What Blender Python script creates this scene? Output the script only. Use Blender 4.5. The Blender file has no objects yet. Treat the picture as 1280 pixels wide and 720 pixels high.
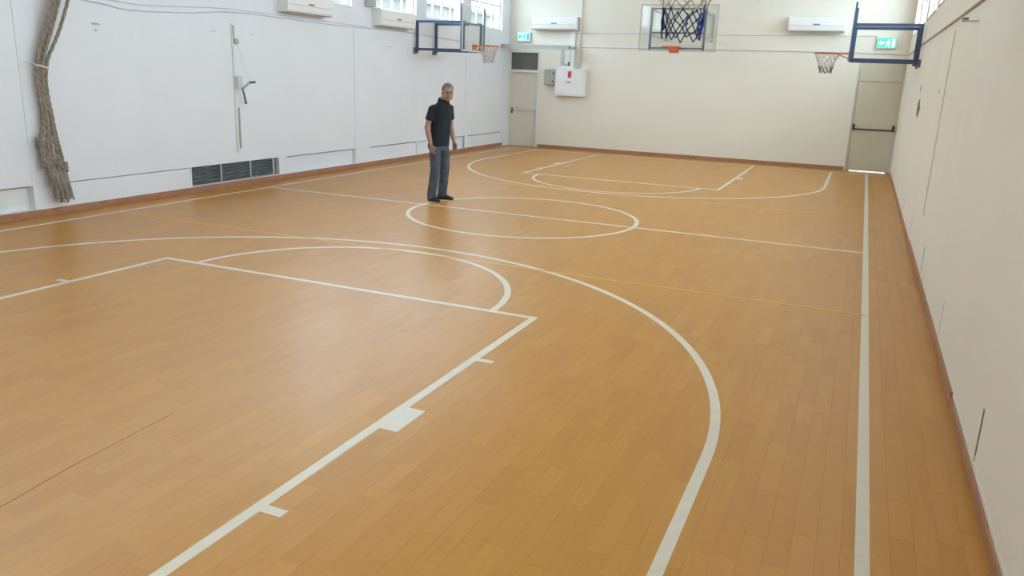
import bpy, bmesh, math, random
from mathutils import Vector, Matrix
random.seed(7)
PI = math.pi
sc = bpy.context.scene
col = sc.collection

# ------------------------------------------------------------------ camera
CAM_R = Vector((0.91538, 0.40089, 0.03700)); CAM_U = Vector((-0.13719, 0.22420, 0.96484)); CAM_F = Vector((-0.37849, 0.88827, -0.26023))
CAM_C = Vector((4.29696, -10.36379, 1.93285)); FPX = 984.858
cam_d = bpy.data.cameras.new('camera'); cam = bpy.data.objects.new('camera', cam_d); col.objects.link(cam)
cam_d.sensor_width = 36.0; cam_d.lens = FPX / 1280 * 36.0; cam_d.clip_start = 0.05; cam_d.clip_end = 300
M3 = Matrix((CAM_R, CAM_U, -CAM_F)).transposed()
cam.matrix_world = Matrix.Translation(CAM_C) @ M3.to_4x4()
sc.camera = cam

# ------------------------------------------------------------------ sky, exposure
world = bpy.data.worlds.new('sky'); sc.world = world; world.use_nodes = True
bg = world.node_tree.nodes['Background']
bg.inputs[0].default_value = (0.80, 0.945, 1.10, 1); bg.inputs[1].default_value = 5.0
sc.view_settings.view_transform = 'Standard'; sc.view_settings.look = 'None'
sc.view_settings.gamma = 1.0; sc.view_settings.use_curve_mapping = False
sc.view_settings.exposure = 1.1
sc.cycles.use_denoising = True
sc.cycles.max_bounces = 12; sc.cycles.diffuse_bounces = 8; sc.cycles.transparent_max_bounces = 16
sc.cycles.sample_clamp_indirect = 10

def portal(loc, rot, sx, sy):
    l = bpy.data.lights.new('window_daylight', 'AREA'); l.shape = 'RECTANGLE'; l.size = sx; l.size_y = sy
    l.cycles.is_portal = True
    o = bpy.data.objects.new('window_daylight', l); col.objects.link(o); o.location = loc; o.rotation_euler = rot

# ------------------------------------------------------------------ dimensions (m), origin = middle of the centre circle
XL, XR, YF, YB, ZC = -4.997, 5.06, 10.603, -11.0, 5.6
TH = 0.25                                    # wall thickness
WIN_Z0, WIN_Z1 = 3.10, 5.2; LOW_Z0 = 4.2  # window tops and near-left sills, out of view, sized to balance the daylight
SIDE = 4.5504; BASE = 9.95; LW = 0.06

# ------------------------------------------------------------------ materials
def mat(name, color, rough=0.6, metal=0.0, noise=0.0, scale=4.0, bump=0.0, bscale=60.0, spec=0.5, coat=0.0):
    m = bpy.data.materials.new(name); m.use_nodes = True
    nt = m.node_tree; b = nt.nodes['Principled BSDF']
    b.inputs['Roughness'].default_value = rough; b.inputs['Metallic'].default_value = metal
    b.inputs['Specular IOR Level'].default_value = spec
    b.inputs['Base Color'].default_value = (*color, 1)
    if coat: b.inputs['Coat Weight'].default_value = coat
    tc = nt.nodes.new('ShaderNodeTexCoord')
    if noise:
        n = nt.nodes.new('ShaderNodeTexNoise'); n.inputs['Scale'].default_value = scale; n.inputs['Detail'].default_value = 5
        nt.links.new(tc.outputs['Object'], n.inputs['Vector'])
        r = nt.nodes.new('ShaderNodeValToRGB')
        r.color_ramp.elements[0].position = 0.3; r.color_ramp.elements[1].position = 0.7
        r.color_ramp.elements[0].color = (*[max(0, c * (1 - noise)) for c in color], 1)
        r.color_ramp.elements[1].color = (*[min(1, c * (1 + noise)) for c in color], 1)
        nt.links.new(n.outputs['Fac'], r.inputs['Fac']); nt.links.new(r.outputs['Color'], b.inputs['Base Color'])
    if bump:
        n2 = nt.nodes.new('ShaderNodeTexNoise'); n2.inputs['Scale'].default_value = bscale; n2.inputs['Detail'].default_value = 4
        nt.links.new(tc.outputs['Object'], n2.inputs['Vector'])
        bp = nt.nodes.new('ShaderNodeBump'); bp.inputs['Strength'].default_value = bump; bp.inputs['Distance'].default_value = 0.01
        nt.links.new(n2.outputs['Fac'], bp.inputs['Height']); nt.links.new(bp.outputs['Normal'], b.inputs['Normal'])
    return m

def emit(name, color, strength):
    m = bpy.data.materials.new(name); m.use_nodes = True; nt = m.node_tree; b = nt.nodes['Principled BSDF']
    b.inputs['Base Color'].default_value = (*color, 1)
    b.inputs['Emission Color'].default_value = (*color, 1); b.inputs['Emission Strength'].default_value = strength
    return m

def clear(name, tint, gloss):
    m = bpy.data.materials.new(name); m.use_nodes = True; nt = m.node_tree; nt.nodes.clear()
    o = nt.nodes.new('ShaderNodeOutputMaterial'); mx = nt.nodes.new('ShaderNodeMixShader')
    t = nt.nodes.new('ShaderNodeBsdfTransparent'); t.inputs[0].default_value = (*tint, 1)
    g = nt.nodes.new('ShaderNodeBsdfGlossy'); g.inputs['Roughness'].default_value = 0.05
    mx.inputs[0].default_value = gloss
    nt.links.new(t.outputs[0], mx.inputs[1]); nt.links.new(g.outputs[0], mx.inputs[2]); nt.links.new(mx.outputs[0], o.inputs[0])
    return m

def floor_mat():
    m = bpy.data.materials.new('wood_plank'); m.use_nodes = True; nt = m.node_tree; b = nt.nodes['Principled BSDF']
    L = nt.links.new
    at = nt.nodes.new('ShaderNodeAttribute'); at.attribute_name = 'tone'
    r = nt.nodes.new('ShaderNodeValToRGB')
    r.color_ramp.elements[0].color = (0.465, 0.206, 0.032, 1); r.color_ramp.elements[1].color = (0.56, 0.275, 0.052, 1)
    geo = nt.nodes.new('ShaderNodeNewGeometry')
    mp = nt.nodes.new('ShaderNodeMapping'); mp.inputs['Scale'].default_value = (28, 2.2, 1)
    L(geo.outputs['Position'], mp.inputs['Vector'])
    n = nt.nodes.new('ShaderNodeTexNoise'); n.inputs['Scale'].default_value = 1.0; n.inputs['Detail'].default_value = 5; n.inputs['Roughness'].default_value = 0.6
    L(mp.outputs[0], n.inputs['Vector'])
    n2 = nt.nodes.new('ShaderNodeTexNoise'); n2.inputs['Scale'].default_value = 0.6; n2.inputs['Detail'].default_value = 3
    L(geo.outputs['Position'], n2.inputs['Vector'])
    ma = nt.nodes.new('ShaderNodeMath'); ma.operation = 'MULTIPLY_ADD'; ma.inputs[1].default_value = 0.7; L(n.outputs['Fac'], ma.inputs[0])
    mb_ = nt.nodes.new('ShaderNodeMath'); mb_.operation = 'ADD'; mb_.inputs[1].default_value = -0.35
    L(at.outputs['Fac'], mb_.inputs[0]); L(mb_.outputs[0], ma.inputs[2])
    L(ma.outputs[0], r.inputs['Fac']); L(r.outputs['Color'], b.inputs['Base Color'])
    mr = nt.nodes.new('ShaderNodeMapRange'); mr.inputs['To Min'].default_value = 0.33; mr.inputs['To Max'].default_value = 0.38
    L(n2.outputs['Fac'], mr.inputs['Value']); L(mr.outputs[0], b.inputs['Roughness'])
    bp = nt.nodes.new('ShaderNodeBump'); bp.inputs['Strength'].default_value = 0.05; bp.inputs['Distance'].default_value = 0.004
    L(n.outputs['Fac'], bp.inputs['Height']); L(bp.outputs['Normal'], b.inputs['Normal'])
    b.inputs['Specular IOR Level'].default_value = 0.46
    return m

M = dict(
    white=mat('white_wall_paint', (0.77, 0.80, 0.85), 0.55, noise=0.02, scale=1.2, bump=0.15, bscale=30),
    cream=mat('cream_wall_paint', (0.78, 0.75, 0.66), 0.6, noise=0.02, scale=1.0, bump=0.15, bscale=30),
    warm=mat('warm_white_wall_paint', (0.80, 0.755, 0.665), 0.6, noise=0.02, scale=1.0, bump=0.15, bscale=30),
    ceil=mat('ceiling_paint', (0.82, 0.82, 0.80), 0.8, noise=0.01),
    panel=mat('dirty_white_panel', (0.76, 0.77, 0.76), 0.6, noise=0.05, scale=5),
    base=mat('red_brown_skirting', (0.38, 0.185, 0.10), 0.45, noise=0.12, scale=6),
    sub=mat('subfloor', (0.2, 0.11, 0.05), 0.8, noise=0.1),
    plank=floor_mat(),
    line=mat('white_court_paint', (0.68, 0.62, 0.51), 0.4, noise=0.04, scale=9),
    yellow=mat('yellow_court_paint', (0.66, 0.38, 0.05), 0.4, noise=0.1, scale=9),
    bluegrey=mat('grey_blue_steel', (0.16, 0.19, 0.22), 0.4, noise=0.08),
    blue=mat('dark_blue_steel', (0.045, 0.075, 0.15), 0.4, noise=0.08),
    grey=mat('grey_steel', (0.42, 0.44, 0.42), 0.45, metal=0.1, noise=0.08),
    dgrey=mat('dark_grey_steel', (0.14, 0.15, 0.16), 0.5, noise=0.12),
    lgrey=mat('light_grey_metal', (0.60, 0.62, 0.63), 0.4, metal=0.1, noise=0.05),
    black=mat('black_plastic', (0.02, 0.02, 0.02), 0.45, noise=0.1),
    orange=mat('orange_rim_paint', (0.62, 0.15, 0.06), 0.4, noise=0.06),
    tstring=mat('taupe_net_string', (0.42, 0.37, 0.30), 0.85, noise=0.15, scale=40),
    string=mat('white_net_string', (0.52, 0.46, 0.41), 0.85, noise=0.1, scale=40),
    navy=mat('navy_net_string', (0.02, 0.025, 0.07), 0.85, noise=0.2, scale=40),
    bluest=mat('blue_net_string', (0.03, 0.05, 0.22), 0.85, noise=0.2, scale=40),
    acrylic=clear('acrylic_backboard', (0.93, 0.95, 0.95), 0.07),
    glass=clear('window_glass', (0.94, 0.97, 0.97), 0.05),
    darkglass=mat('dark_transom_glass', (0.13, 0.13, 0.115), 0.15, noise=0.05),
    frame=mat('white_window_frame', (0.74, 0.76, 0.76), 0.4, noise=0.03),
    plastic=mat('cream_white_plastic', (0.81, 0.82, 0.81), 0.35, noise=0.02),
    slot=mat('dark_vent_slot', (0.10, 0.10, 0.10), 0.7, noise=0.1),
    doorp=mat('cream_door_paint', (0.70, 0.67, 0.58), 0.5, noise=0.02),
    doorg=mat('olive_cream_door_paint', (0.60, 0.57, 0.46), 0.5, noise=0.03, scale=2),
    rope=mat('taupe_rope', (0.30, 0.26, 0.215), 0.95, noise=0.25, scale=25, bump=0.6, bscale=90),
    twine=mat('pale_twine', (0.70, 0.65, 0.57), 0.9, noise=0.1, scale=30),
    louvre=mat('dark_louvre_metal', (0.30, 0.32, 0.35), 0.55, noise=0.35, scale=12),
    chip=mat('exposed_dark_plaster', (0.17, 0.155, 0.13), 0.95, noise=0.5, scale=60),
    concrete=mat('pale_concrete', (0.62, 0.60, 0.56), 0.9, noise=0.05),
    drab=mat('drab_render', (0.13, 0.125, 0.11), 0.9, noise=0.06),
    beige=mat('beige_render', (0.46, 0.44, 0.39), 0.9, noise=0.06),
    gboxm=mat('grey_green_enamel', (0.40, 0.42, 0.37), 0.5, noise=0.04),
    red=mat('red_sticker', (0.60, 0.05, 0.05), 0.5, noise=0.1),
    skin=mat('skin', (0.37, 0.205, 0.155), 0.55, noise=0.08, scale=20),
    shirt=mat('black_polo_cloth', (0.011, 0.016, 0.022), 0.9, noise=0.25, scale=8, bump=0.25, bscale=25),
    jeans=mat('faded_blue_denim', (0.075, 0.095, 0.125), 0.9, noise=0.35, scale=9, bump=0.3, bscale=30),
    shoe=mat('dark_shoe_leather', (0.022, 0.022, 0.024), 0.6, noise=0.2),
    sole=mat('dark_rubber_sole', (0.05, 0.05, 0.05), 0.8, noise=0.1),
    hair=mat('grey_hair', (0.13, 0.125, 0.12), 0.8, noise=0.55, scale=60),
    eye=mat('dark_eye', (0.03, 0.02, 0.015), 0.2, noise=0.1),
    lip=mat('lip', (0.30, 0.11, 0.09), 0.5, noise=0.05),
    exitg=emit('green_exit_light', (0.05, 0.62, 0.36), 0.45),
    exitc=emit('cyan_exit_light', (0.35, 0.85, 0.88), 0.5),
    exitw=emit('white_exit_light', (0.9, 1.0, 0.97), 0.5),
    exitd=emit('dark_teal_exit_mark', (0.03, 0.35, 0.40), 0.2),
)

# ------------------------------------------------------------------ helpers
class MB:
    def __init__(s): s.v = []; s.f = []; s.mi = []
    def add(s, vs, fs, mi=0):
        n = len(s.v); s.v += [tuple(p) for p in vs]; s.f += [tuple(i + n for i in f) for f in fs]; s.mi += [mi] * len(fs); return s
    def box(s, x0, x1, y0, y1, z0, z1, mi=0):
        v = [(x, y, z) for z in (z0, z1) for y in (y0, y1) for x in (x0, x1)]
        return s.add(v, [(0, 2, 3, 1), (4, 5, 7, 6), (0, 1, 5, 4), (2, 6, 7, 3), (0, 4, 6, 2), (1, 3, 7, 5)], mi)
    def cbox(s, x0, x1, y0, y1, z0, z1, b=0.01, mi=0):      # box with all edges chamfered
        bm = bmesh.new(); vs = [bm.verts.new(p) for p in [(x, y, z) for z in (z0, z1) for y in (y0, y1) for x in (x0, x1)]]
        for f in [(0, 2, 3, 1), (4, 5, 7, 6), (0, 1, 5, 4), (2, 6, 7, 3), (0, 4, 6, 2), (1, 3, 7, 5)]: bm.faces.new([vs[i] for i in f])
        bmesh.ops.bevel(bm, geom=bm.edges[:], offset=b, segments=2, profile=0.5, affect='EDGES')
        bm.verts.index_update()
        s.add([v.co[:] for v in bm.verts], [[v.index for v in f.verts] for f in bm.faces], mi); bm.free(); return s
    def tube(s, pts, r, n=8, closed=False, mi=0, flat=1.0):
        P = [Vector(p) for p in pts]; k = len(P); R = r if isinstance(r, (list, tuple)) else [r] * k
        base = len(s.v); nrm = None
        for i, p in enumerate(P):
            if closed: d = P[(i + 1) % k] - P[i - 1]
            else: d = P[min(i + 1, k - 1)] - P[max(i - 1, 0)]
            d = d.normalized()
            if nrm is None:
                nrm = d.orthogonal().normalized()
            nrm = (nrm - d * nrm.dot(d)).normalized(); b = d.cross(nrm)
            for j in range(n):
                a = 2 * PI * j / n; s.v.append(tuple(p + R[i] * (math.cos(a) * nrm + flat * math.sin(a) * b)))
        m = k if closed else k - 1
        for i in range(m):
            for j in range(n):
                a = base + i * n + j; b2 = base + i * n + (j + 1) % n; i2 = (i + 1) % k
                s.f.append((a, b2, base + i2 * n + (j + 1) % n, base + i2 * n + j)); s.mi.append(mi)
        if not closed:
            s.f.append(tuple(base + j for j in range(n))[::-1]); s.mi.append(mi)
            s.f.append(tuple(base + (k - 1) * n + j for j in range(n))); s.mi.append(mi)
        return s
    def bar(s, a, b, w, h, mi=0):                            # rectangular bar a->b; w sideways, h towards up
        a, b = Vector(a), Vector(b); d = (b - a).normalized(); up = Vector((0, 0, 1)) if abs(d.z) < 0.95 else Vector((0, 1, 0))
        sd = d.cross(up).normalized() * w / 2; u = sd.cross(d).normalized() * h / 2
        v = [p + q for p in (a, b) for q in (-sd - u, sd - u, sd + u, -sd + u)]
        return s.add(v, [(3, 2, 1, 0), (4, 5, 6, 7), (0, 1, 5, 4), (1, 2, 6, 5), (2, 3, 7, 6), (3, 0, 4, 7)], mi)
    def prism(s, prof, x0, x1, mi=0):                        # profile in (y,z), extruded along x
        n = len(prof); v = [(x0, y, z) for y, z in prof] + [(x1, y, z) for y, z in prof]
        f = [tuple(range(n)), tuple(range(2 * n - 1, n - 1, -1))] + [(i, i + n, (i + 1) % n + n, (i + 1) % n) for i in range(n)]
        return s.add(v, f, mi)
    def ell(s, c, rx, ry, rz, nu=16, nv=10, mi=0, rot=None):
        c = Vector(c); vs = []; fs = []
        for i in range(nv + 1):
            t = PI * i / nv
            for j in range(nu):
                a = 2 * PI * j / nu; p = Vector((rx * math.sin(t) * math.cos(a), ry * math.sin(t) * math.sin(a), rz * math.cos(t)))
                if rot: p = rot @ p
                vs.append(c + p)
        for i in range(nv):
            for j in range(nu):
                fs.append((i * nu + j, (i + 1) * nu + j, (i + 1) * nu + (j + 1) % nu, i * nu + (j + 1) % nu))
        return s.add(vs, fs, mi)
    def rings(s, rs, n=16, mi=0):                            # loft of (centre, half-vector a, half-vector b)
        base = len(s.v)
        for c, a, b in rs:
            for j in range(n):
                t = 2 * PI * j / n; s.v.append(tuple(Vector(c) + math.cos(t) * Vector(a) + math.sin(t) * Vector(b)))
        for i in range(len(rs) - 1):
            for j in range(n):
                p = base + i * n + j; q = base + i * n + (j + 1) % n
                s.f.append((p, q, q + n, p + n)); s.mi.append(mi)
        s.f.append(tuple(base + j for j in range(n))[::-1]); s.mi.append(mi)
        e = base + (len(rs) - 1) * n; s.f.append(tuple(e + j for j in range(n))); s.mi.append(mi)
        return s
    def mesh(s, name, mats):
        me = bpy.data.meshes.new(name); me.from_pydata(s.v, [], s.f)
        for m in (mats if isinstance(mats, (list, tuple)) else [mats]): me.materials.append(m)
        me.polygons.foreach_set('material_index', s.mi)
        bm = bmesh.new(); bm.from_mesh(me); bmesh.ops.recalc_face_normals(bm, faces=bm.faces[:]); bm.to_mesh(me); bm.free()
        return me
    def build(s, name, mats, parent=None, smooth=False, local=False):
        if parent is not None and not local:                 # world coordinates -> the parent's own
            o = world_loc(parent); s.v = [(x - o.x, y - o.y, z - o.z) for x, y, z in s.v]
        me = s.mesh(name, mats)
        if smooth: me.polygons.foreach_set('use_smooth', [True] * len(me.polygons))
        ob = bpy.data.objects.new(name, me); col.objects.link(ob)
        if parent is not None: ob.parent = parent
        return ob

def world_loc(o):
    v = Vector((0, 0, 0))
    while o is not None: v += Vector(o.location); o = o.parent
    return v
def tag(o, label, cat, group=None, kind=None):
    o['label'] = label; o['category'] = cat
    if group: o['group'] = group
    if kind: o['kind'] = kind
    return o
def thing(name, loc, label, cat, rz=0.0, group=None, kind=None):
    o = bpy.data.objects.new(name, None); col.objects.link(o); o.location = loc; o.rotation_euler = (0, 0, rz); o.empty_display_size = 0.1
    return tag(o, label, cat, group, kind)
def arc(cx, cy, r, a0, a1, n=64): return [(cx + r * math.cos(a0 + (a1 - a0) * i / n), cy + r * math.sin(a0 + (a1 - a0) * i / n)) for i in range(n + 1)]

# ================================================================== FLOOR: planks and painted court lines
floor = MB().box(XL - TH, XR + TH, YB - TH, YF + TH, -0.12, -0.004).build('floor', M['sub'])
tag(floor, 'glossy light brown wood-strip gymnasium floor with white court lines', 'floor', kind='structure')

def proj(p):
    d = Vector(p) - CAM_C; z = d.dot(CAM_F)
    if z < 0.3: return None
    return 640 + FPX * d.dot(CAM_R) / z, 360 - FPX * d.dot(CAM_U) / z, z
PW = 0.10; planks = []
ncol = int(round((XR - XL) / PW)); pw = (XR - XL) / ncol
for i in range(ncol):
    x0 = XL + i * pw; y = YB - random.uniform(0, 0.6); tone_c = random.uniform(-0.05, 0.05)
    while y < YF:
        l = random.uniform(0.30, 0.62); y0, y1 = max(y, YB), min(y + l, YF); y += l
        if y1 - y0 < 0.03: continue
        planks.append((x0, x0 + pw, y0, y1, min(1, max(0, random.gauss(0.5, 0.13) + tone_c * 0.5))))
def plank_geo(mb, x0, x1, y0, y1):
    e = 0.0004; z = -0.004
    mb.add([(x0, y0, z), (x1, y0, z), (x1, y1, z), (x0, y1, z), (x0 + e, y0 + e, 0), (x1 - e, y0 + e, 0), (x1 - e, y1 - e, 0), (x0 + e, y1 - e, 0)],
           [(4, 5, 6, 7), (0, 1, 5, 4), (1, 2, 6, 5), (2, 3, 7, 6), (3, 0, 4, 7)])
def rank(p):
    c = proj(((p[0] + p[1]) / 2, (p[2] + p[3]) / 2, 0))
    if c is None or not (-5 < c[0] < 1285 and -5 < c[1] < 735): return 1e9
    return c[2] ** 3 / (p[3] - p[2])
planks.sort(key=rank)
def set_tone(me, vals):
    a = me.attributes.new('tone', 'FLOAT', 'FACE'); a.data.foreach_set('value', vals)
for p in planks[:300]:
    mb = MB(); plank_geo(mb, *p[:4]); o = mb.build('plank', M['plank'], floor); set_tone(o.data, [p[4]] * len(o.data.polygons))
mb = MB(); vals = []
for p in planks[300:]: plank_geo(mb, *p[:4]); vals += [p[4]] * 5
o = mb.build('plank_field', M['plank'], floor); set_tone(o.data, vals); o['kind'] = 'stuff'

lz = [0.0004]
def strip(name, pts, w=LW, m='line', label=None):
    """flat painted band along a polyline, a fraction of a millimetre thick"""
    lz[0] += 0.00004; z1 = lz[0] + 0.0005; n = len(pts); P = [Vector((p[0], p[1])) for p in pts]; closed = (P[0] - P[-1]).length < 1e-4
    L_, R_ = [], []
    for i in range(n):
        a = P[i - 1] if i > 0 else (P[-2] if closed else P[0]); b = P[i + 1] if i < n - 1 else (P[1] if closed else P[-1])
        d = (b - a).normalized(); nn = Vector((-d.y, d.x)) * w / 2
        if 0 < i < n - 1:
            c = (P[i] - P[i - 1]).normalized(); k = max(0.4, (P[i] - P[i - 1]).normalized().dot(d)); nn /= k
        L_.append(P[i] + nn); R_.append(P[i] - nn)
    v = [(p.x, p.y, z) for z in (0.0, z1) for p in L_ + R_]; f = []; N = 2 * n
    for i in range(n - 1):
        f += [(N + i, N + n + i, N + n + i + 1, N + i + 1), (i, N + i, N + i + 1, i + 1), (n + i, n + i + 1, N + n + i + 1, N + n + i)]
    f += [(0, n, N + n, N), (n - 1, N + n - 1, N + 2 * n - 1, 2 * n - 1)]
    o = MB().add(v, f).build(name, M[m], floor)
    if label: o['label'] = label
    return o
strip('sideline', [(SIDE, -BASE), (SIDE, BASE)], label='white painted sideline along the right wall')
strip('sideline', [(-SIDE, -BASE), (-SIDE, BASE)], label='white painted sideline along the left wall')
strip('baseline', [(-SIDE - LW / 2, BASE), (SIDE + LW / 2, BASE)], label='white painted baseline in front of the far wall')
strip('baseline', [(-SIDE - LW / 2, -BASE), (SIDE + LW / 2, -BASE)])
strip('centre_line', [(-SIDE, 0), (SIDE, 0)], label='white painted halfway line')
strip('centre_circle', arc(0, 0, 1.633, 0, 2 * PI, 96), label='white painted centre circle')
for name, s, yft, kk, yc in (('near', -1, -4.5486, 2.0245, -6.438), ('far', 1, 4.7539, 1.985, 6.69)):
    strip('free_throw_line', [(-kk - LW / 2, yft), (kk + LW / 2, yft)], label='white free throw line of the %s key' % name)
    strip('lane_line', [(-kk, yft), (-kk, s * BASE)]); strip('lane_line', [(kk, yft), (kk, s * BASE)])
    strip('free_throw_arc', arc(0, yft, 1.636, 0, -s * PI, 56), label='white half circle on the %s free throw line' % name)
    a = arc(0, yc, 3.7777, 0, -s * PI, 90)
    strip('three_point_line', [(a[0][0], s * BASE)] + a + [(a[-1][0], s * BASE)], label='white three point line of the %s half' % name)
    for sx in (-1, 1):
        x0, x1 = sx * (kk + LW / 2), sx * (kk + 0.145)
        for d, w in ((1.115, 0.055), (2.21, 0.32), (3.32, 0.06)):
            strip('lane_mark', [(x0, yft + s * d), (x1, yft + s * d)], w)
strip('attack_line', [(-SIDE, -2.97), (SIDE, -2.97)], 0.04, 'yellow', 'thin yellow line across the near half')
strip('attack_line', [(-SIDE, 2.97), (SIDE, 2.97)], 0.04, 'yellow', 'thin yellow line across the far half')

strip('floor_seam', [(1.03, -8.4), (0.97, -8.0), (0.92, -7.3)], 0.0025, 'base')

# ================================================================== WALLS
def span(mb, along, a0, a1, t0, t1, z0, z1):
    """box on a wall: along = 'y' (side walls, t = x range) or 'x' (end walls, t = y range)"""
    if along == 'y': mb.box(t0, t1, a0, a1, z0, z1)
    else: mb.box(a0, a1, t0, t1, z0, z1)

LWIN = [(-10.5, -8.7), (-8.2, -6.35), (-5.9, -4.05), (-3.6, -1.75), (-1.3, 0.5), (0.97, 3.07), (3.85, 5.5), (5.95, 7.75), (8.2, 10.07)]
RWIN = [(-10.5, -8.7), (-8.2, -6.35), (-5.9, -4.05), (-3.6, -1.75), (-1.3, 0.5), (0.97, 2.75), (3.3, 5.2), (5.75, 7.6), (8.1, 10.0)]
LN = [(-10.6, -8.6, 'p', 0.09), (-8.3, -6.4, 'p', 0.09), (-6.05, -3.80, 'p', 0.085), (-3.52, -1.25, 'f', 0.006), (-1.22, 0.80, 'g', 0.10),
      (1.00, 3.11, 'p', 0.075), (3.63, 5.56, 'p', 0.03), (5.70, 8.02, 'p', 0.05), (8.14, 10.25, 'p', 0.03)]
RN = [(-10.4, -8.35, 0), (-8.28, -5.98, 1), (-5.9, -3.68, 0), (-3.6, -1.33, 1), (-1.25, 1.0, 0), (1.08, 3.3, 0), (3.4, 5.7, 0), (5.8, 8.0, 0), (8.1, 10.2, 0)]
NZ0, NZ1 = 0.095, 0.395

def side_wall(name, s, X, wins, niches, m, label):
    """s=-1 left, +1 right; X = inner face"""
    mb = MB(); o_, i_ = X + s * TH, X
    def bx(a0, a1, z0, z1, d0=0.0, d1=TH):
        t = sorted((X + s * d0, X + s * d1)); mb.box(t[0], t[1], a0, a1, z0, z1)
    bx(YB - TH, YF + TH, NZ1, WIN_Z0); bx(YB - TH, YF + TH, WIN_Z1, ZC); bx(YB - TH, YF + TH, 0.0, NZ0)
    bx(YB - TH, YF + TH, NZ0, NZ1, 0.14, TH)
    e = YB - TH
    for w in wins + [(YF + TH, None)]:
        bx(e, w[0], WIN_Z0, WIN_Z1); e = w[1]
        if e is not None and s < 0 and e < 0.6: bx(w[0], w[1], WIN_Z0, LOW_Z0)        # near left windows, out of view, cut shallow to soften floor glare
    e = YB - TH
    for n in niches + [(YF + TH, None)]: bx(e, n[0], NZ0, NZ1, 0, 0.14); e = n[1]
    return tag(mb.build(name, M[m]), label, 'wall', kind='structure')
wall_left = side_wall('wall_left', -1, XL, LWIN, LN, 'white', 'long white painted left wall with recessed panels along its foot')
wall_right = side_wall('wall_right', 1, XR, RWIN, RN, 'warm', 'long warm white right wall with hairline joint near the floor')
for y0, y1, k, d in LN:
    if k == 'g': continue
    x1 = XL - d; mb = MB().box(XL - 0.139, x1, y0 + 0.002, y1 - 0.002, NZ0, NZ1 - (0.022 if k == 'p' else 0.012)); mb.build('niche_panel', M['panel' if y1 == -3.80 else 'white'], wall_left)
for y0, y1, k in RN:
    MB().box(XR + 0.003, XR + 0.139, y0 + 0.002, y1 - (0.03 if k else 0.004), NZ0, NZ1 - 0.005).build('niche_panel', M['warm'], wall_right)
    if k: MB().box(XR + 0.004, XR + 0.139, y1 - 0.029, y1 - 0.001, NZ0 + 0.04, NZ1 + 0.0).build('gap_shade_fill', M['black'], wall_right)  # solid black box stands in for the shade inside the open slot
for y0, y1 in ((3.11, 3.63), (-3.80, -3.52), (7.95, 8.1)):
    MB().cbox(XL - 0.01, XL + 0.012, y0 + 0.002, y1 - 0.002, 0.0, WIN_Z0 - 0.40, 0.004).build('pilaster', M['white'], wall_left)

# far wall with two door bays; back wall; ceiling
DL = (-4.985, -4.06); DR = (4.04, 5.05); DZ = 2.60
mb = MB(); mb.box(XL - TH, XR + TH, YF, YF + TH, DZ, ZC); mb.box(DL[1], DR[0], YF, YF + TH, 0, DZ); mb.box(XL - TH, DL[0], YF, YF + TH, 0, DZ); mb.box(DR[1], XR + TH, YF, YF + TH, 0, DZ)
wall_far = tag(mb.build('wall_far', M['cream']), 'cream painted far end wall between the two exit doors', 'wall', kind='structure')
wall_back = tag(MB().box(XL - TH, XR + TH, YB - TH, YB, 0, ZC).build('wall_back', M['cream']), 'plain cream end wall behind the viewpoint', 'wall', kind='structure')
mb = MB().box(XL - TH, XR + TH, YB - TH, YF + TH, ZC, ZC + 0.15)
ceiling = tag(mb.build('ceiling', M['ceil']), 'flat white gymnasium ceiling', 'ceiling', kind='structure')

# baseboards (vinyl skirting)
def skirt(name, x0, x1, y0, y1, label, jogs=None):
    return tag(MB().cbox(x0, x1, y0, y1, 0.0, 0.092, 0.003).build(name, M['base']), label, 'baseboard', kind='structure')
skirt('baseboard_left', XL + 0.0005, XL + 0.014, YB, 10.30, 'red brown skirting strip along the left wall')
skirt('baseboard_far', DL[1] + 0.03, DR[0] - 0.02, YF - 0.014, YF - 0.0005, 'red brown skirting strip along the far wall')
br = thing('baseboard_right', (XR, 0, 0), 'red brown skirting strip along the right wall', 'baseboard', kind='structure')
for y0, y1, h, t in ((YB, -4.95, 0.07, 0.012), (-4.94, 0.75, 0.092, 0.014), (0.76, YF - 0.02, 0.07, 0.012)):
    MB().cbox(XR - t, XR - 0.0005, y0, y1, 0, h, 0.003).build('skirting_length', M['base'], br)
skirt('baseboard_back', XL + 0.02, XR - 0.02, YB + 0.0005, YB + 0.014, 'red brown skirting strip along the back wall')

# scars and marks on the walls
def blotch(name, parent, c, ny, nz, axis, seed, m='chip', th=0.002):
    r = random.Random(seed); n = 14; pts = []
    for i in range(n):
        a = 2 * PI * i / n; k = 0.55 + 0.45 * r.random(); pts.append((math.cos(a) * ny * k, math.sin(a) * nz * k))
    s = axis; v = [(c[0], c[1] + p[0], c[2] + p[1]) for p in pts] + [(c[0] + s * th, c[1] + p[0] * 0.9, c[2] + p[1] * 0.9) for p in pts]
    MB().add(v, [tuple(range(n)), tuple(range(2 * n - 1, n - 1, -1))] + [(i, (i + 1) % n, (i + 1) % n + n, i + n) for i in range(n)]).build(name, M[m], parent)
blotch('plaster_chip', wall_right, (XR, 3.66, 1.68), 0.52, 0.17, -1, 3)
blotch('plaster_chip', wall_right, (XR, 3.85, 1.98), 0.12, 0.09, -1, 4)
blotch('plaster_chip', wall_right, (XR, 0.22, 1.93), 0.05, 0.025, -1, 5)
blotch('plaster_chip', wall_right, (XR, 5.1, 0.46), 0.04, 0.02, -1, 6)
blotch('plaster_chip', wall_left, (XL, -2.68, 2.38), 0.10, 0.022, 1, 7, 'grey')
blotch('plaster_chip', wall_left, (XL, -2.68, 2.30), 0.03, 0.02, 1, 8, 'grey')
blotch('plaster_chip', wall_left, (XL, 0.25, 2.42), 0.09, 0.014, 1, 9, 'lgrey')
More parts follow.
